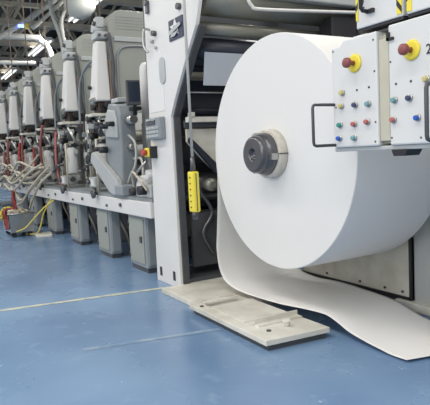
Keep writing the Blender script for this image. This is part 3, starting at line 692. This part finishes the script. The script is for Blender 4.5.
for x,z,m,l in ((-1.600,1.122,'paleyel','pale yellow button'),(-1.607,1.073,'paleyel','pale yellow button'),(-1.533,1.070,'dblue','dark blue button'),
    (-1.467,1.067,'teal','teal button'),(-1.616,1.001,'green','green button'),(-1.540,1.000,'pinkred','red button'),(-1.474,1.003,'pinkred','red button'),
    (-1.622,.950,'blue','blue button'),(-1.542,.948,'teal','teal button'),(-1.346,1.068,'teal','teal button'),(-1.282,1.068,'dblue','dark blue button'),
    (-1.213,1.121,'paleyel','pale yellow button'),(-1.352,1.001,'pinkred','red button'),(-1.250,1.000,'blue','blue button')):
    button(x,z,m,lab=l)
for x,z in ((-1.525,1.124),(-1.465,1.127),(-1.34,1.122),(-1.277,1.123)): button(x,z,'ink','indicator',.004)
for x,z in ((-1.64,1.07),(-1.44,1.29),(-1.437,1.18),(-1.437,1.0),(-1.363,1.20),(-1.44,.93),(-1.363,.94),(-1.24,.935),(-1.648,1.285)): button(x,z,'dsteel','screw',.0035)
def estop(x,z):
    k = obj('stop_plate', MB().lathe((x,1.50,z), (0,-1,0), [(0,0),(0,.033),(.003,.034),(.006,.032),(.008,.026),(.008,0)], 32), 'yellow', t)
    obj('stop_knob', MB().lathe((x,1.50,z), (0,-1,0), [(.008,.009),(.030,.009),(.032,.016),(.036,.019),(.048,.018),(.052,.012),(.053,0)], 28), 'dred', k)
    return k
estop(-1.532,1.223); estop(-1.270,1.223)
glyph('numeral', '2', .045, (-1.215,1.4985,1.20), t)
def handle(x, z0, z1, out=.11, r=.006):
    pts = [(x,1.50,z1),(x,1.50-out+.012,z1),(x,1.50-out+.003,z1-.004),(x,1.50-out,z1-.014),(x,1.50-out,z0+.014),(x,1.50-out+.003,z0+.004),(x,1.50-out+.012,z0),(x,1.50,z0)]
    return MB().tube(pts, r, 10)
obj('grab_handle', handle(-1.650,.925,1.082), 'dgrey', t)
obj('grab_handle', handle(-1.168,.925,1.10,.06,.007), 'dgrey', t)
t2 = thing('number_plate_box', 'white box marked 2 with yellow-black hazard edges above the console', 'equipment box', (-1.3,1.57,1.34))
obj('left_plate', MB().box(-1.520,-1.306,1.50,1.56,1.342,1.75,.004), 'boxw', t2)
obj('right_plate', MB().box(-1.290,-.80,1.50,1.56,1.342,1.75,.004), 'boxw', t2)
obj('backing', MB().box(-1.52,-.80,1.56,1.68,1.336,1.75), 'boxw', t2)
obj('dark_seam', MB().box(-1.518,-1.307,1.505,1.565,1.332,1.343).box(-1.288,-.80,1.505,1.565,1.332,1.343).box(-1.306,-1.29,1.54,1.56,1.342,1.75), 'ink', t2)
def hazard(x0, x1, z0, z1, lean=1):
    y=1.4975
    k = obj('hazard_tape', MB().box(x0,x1,y,1.5005,z0,z1), 'yellow', t2, 'yellow and black hazard stripes')
    b = MB(); z = z0+.03
    while z < z1-.02:
        w = x1-x0; h = .022
        b.poly([(x0,y-.0006,z),(x1,y-.0006,z+lean*w*1.3),(x1,y-.0006,z+lean*w*1.3+h),(x0,y-.0006,z+h)], [(0,1,2,3)])
        z += .062
    obj('black_stripes', b, 'ink', k)
hazard(-1.519,-1.508,1.37,1.74,1)
hazard(-1.330,-1.308,1.350,1.74,-1)
hazard(-1.288,-1.268,1.350,1.74,1)
glyph('numeral', '2', .055, (-1.503,1.4985,1.408), t2)
b = MB().tube([(-1.458,1.50,1.392),(-1.458,1.47,1.392),(-1.458,1.462,1.40),(-1.458,1.462,1.60),(-1.458,1.47,1.61),(-1.458,1.50,1.61)], .007, 10)
obj('pull_handle', b, 'black', t2)
obj('handle_foot', MB().box(-1.465,-1.428,1.488,1.50,1.384,1.398,.002), 'black', t2)
obj('pull_handle', MB().tube([(-1.12,1.50,1.70),(-1.12,1.46,1.70),(-1.12,1.46,1.46),(-1.12,1.50,1.46)], .007, 10), 'black', t2)

# ================================================================== hanging pendant
t = thing('pendant_control', 'yellow push button pendant hanging on a grey cord before the white frame', 'pendant control', (-2.87,1.50,.56))
b = MB().box(-2.908,-2.838,1.478,1.522,.575,.815,.009)
obj('body', b, 'yellow', t)
obj('seam', MB().box(-2.839,-2.8365,1.497,1.503,.585,.805), 'dsteel', t)
obj('cord', MB().cyl((-2.872,1.50,.86),(-2.870,1.50,2.6),.0085,n=12), 'cord', t)
obj('strain_relief', MB().cyl((-2.872,1.50,.814),(-2.872,1.50,.90),.018,.011,n=14), 'dsteel', t)
obj('bottom_plug', MB().cyl((-2.872,1.50,.578),(-2.872,1.50,.545),.018,n=12).box(-2.887,-2.857,1.49,1.51,.53,.547,.002), 'dsteel', t)
b = MB()
for z in (.78,.745,.71,.675,.64,.605): b.cyl((-2.872,1.479,z),(-2.872,1.474,z),.0045,n=10)
loose('push_button', b, 'bronze', t)
obj('red_button', MB().cyl((-2.905,1.50,.70),(-2.925,1.50,.70),.014,n=12), 'pinkred', t)

# ================================================================== lights
def area(name, loc, rot, sx, sy, e, col=(1,1,1)):
    l = bpy.data.lights.new(name, 'AREA'); l.shape='RECTANGLE'; l.size=sx; l.size_y=sy; l.energy=e; l.color=col
    o = bpy.data.objects.new(name, l); COL.objects.link(o); o.location=loc; o.rotation_euler=rot; return o
for i,x in enumerate((2.,-1.5,-5.,-9.,-13.5,-19,-25)):
    area('aisle_light', (x,-1.2,4.9), (math.radians(-18),0,0), 2.6, 1.0, 115 if x > -12 else 150, (1,.97,.92))
for x in (-1.5,-5.,-9.,-14,-20):
    area('press_light', (x,3.6,4.1), (0,0,0), 2.4, .4, 60 if x > -3 else 105, (1,.98,.93))
for x in (-8.3,-12.2,-16.8,-22.): area('roof_fill', (x,3.9,4.33), (PI,0,0), 2.4, .3, 9, (1,.96,.86))  # added fill beside the fixtures, aimed up to brighten the roof steel
area('side_daylight', (0.5,-5.5,3.0), (math.radians(68),0,math.radians(12)), 6, 3, 170, (1,1,1))
w = bpy.data.worlds.new('World'); scn.world = w; w.use_nodes = True
w.node_tree.nodes['Background'].inputs[0].default_value = (1,.985,.955,1)
w.node_tree.nodes['Background'].inputs[1].default_value = .62

# ================================================================== camera
cam = bpy.data.cameras.new('camera'); cam.sensor_width = 36; cam.sensor_fit = 'HORIZONTAL'; cam.lens = 550/430*36
cam.clip_start = .05; cam.clip_end = 200
co = bpy.data.objects.new('camera', cam); COL.objects.link(co)
Rm = Matrix(((0.49876964596689766, -0.05390700439169336, 0.8650565733751576),(0.8653090259747896, 0.08818973466020529, -0.4934195580508776),(-0.049690339389225506, 0.9946439592025262, 0.09063258019778012)))
co.matrix_world = Matrix.Translation((0,0,.92)) @ Rm.to_4x4()
scn.camera = co
vs = scn.view_settings
vs.view_transform = 'Standard'; vs.look = 'None'; vs.gamma = 1; vs.use_curve_mapping = False; vs.exposure = 0.1
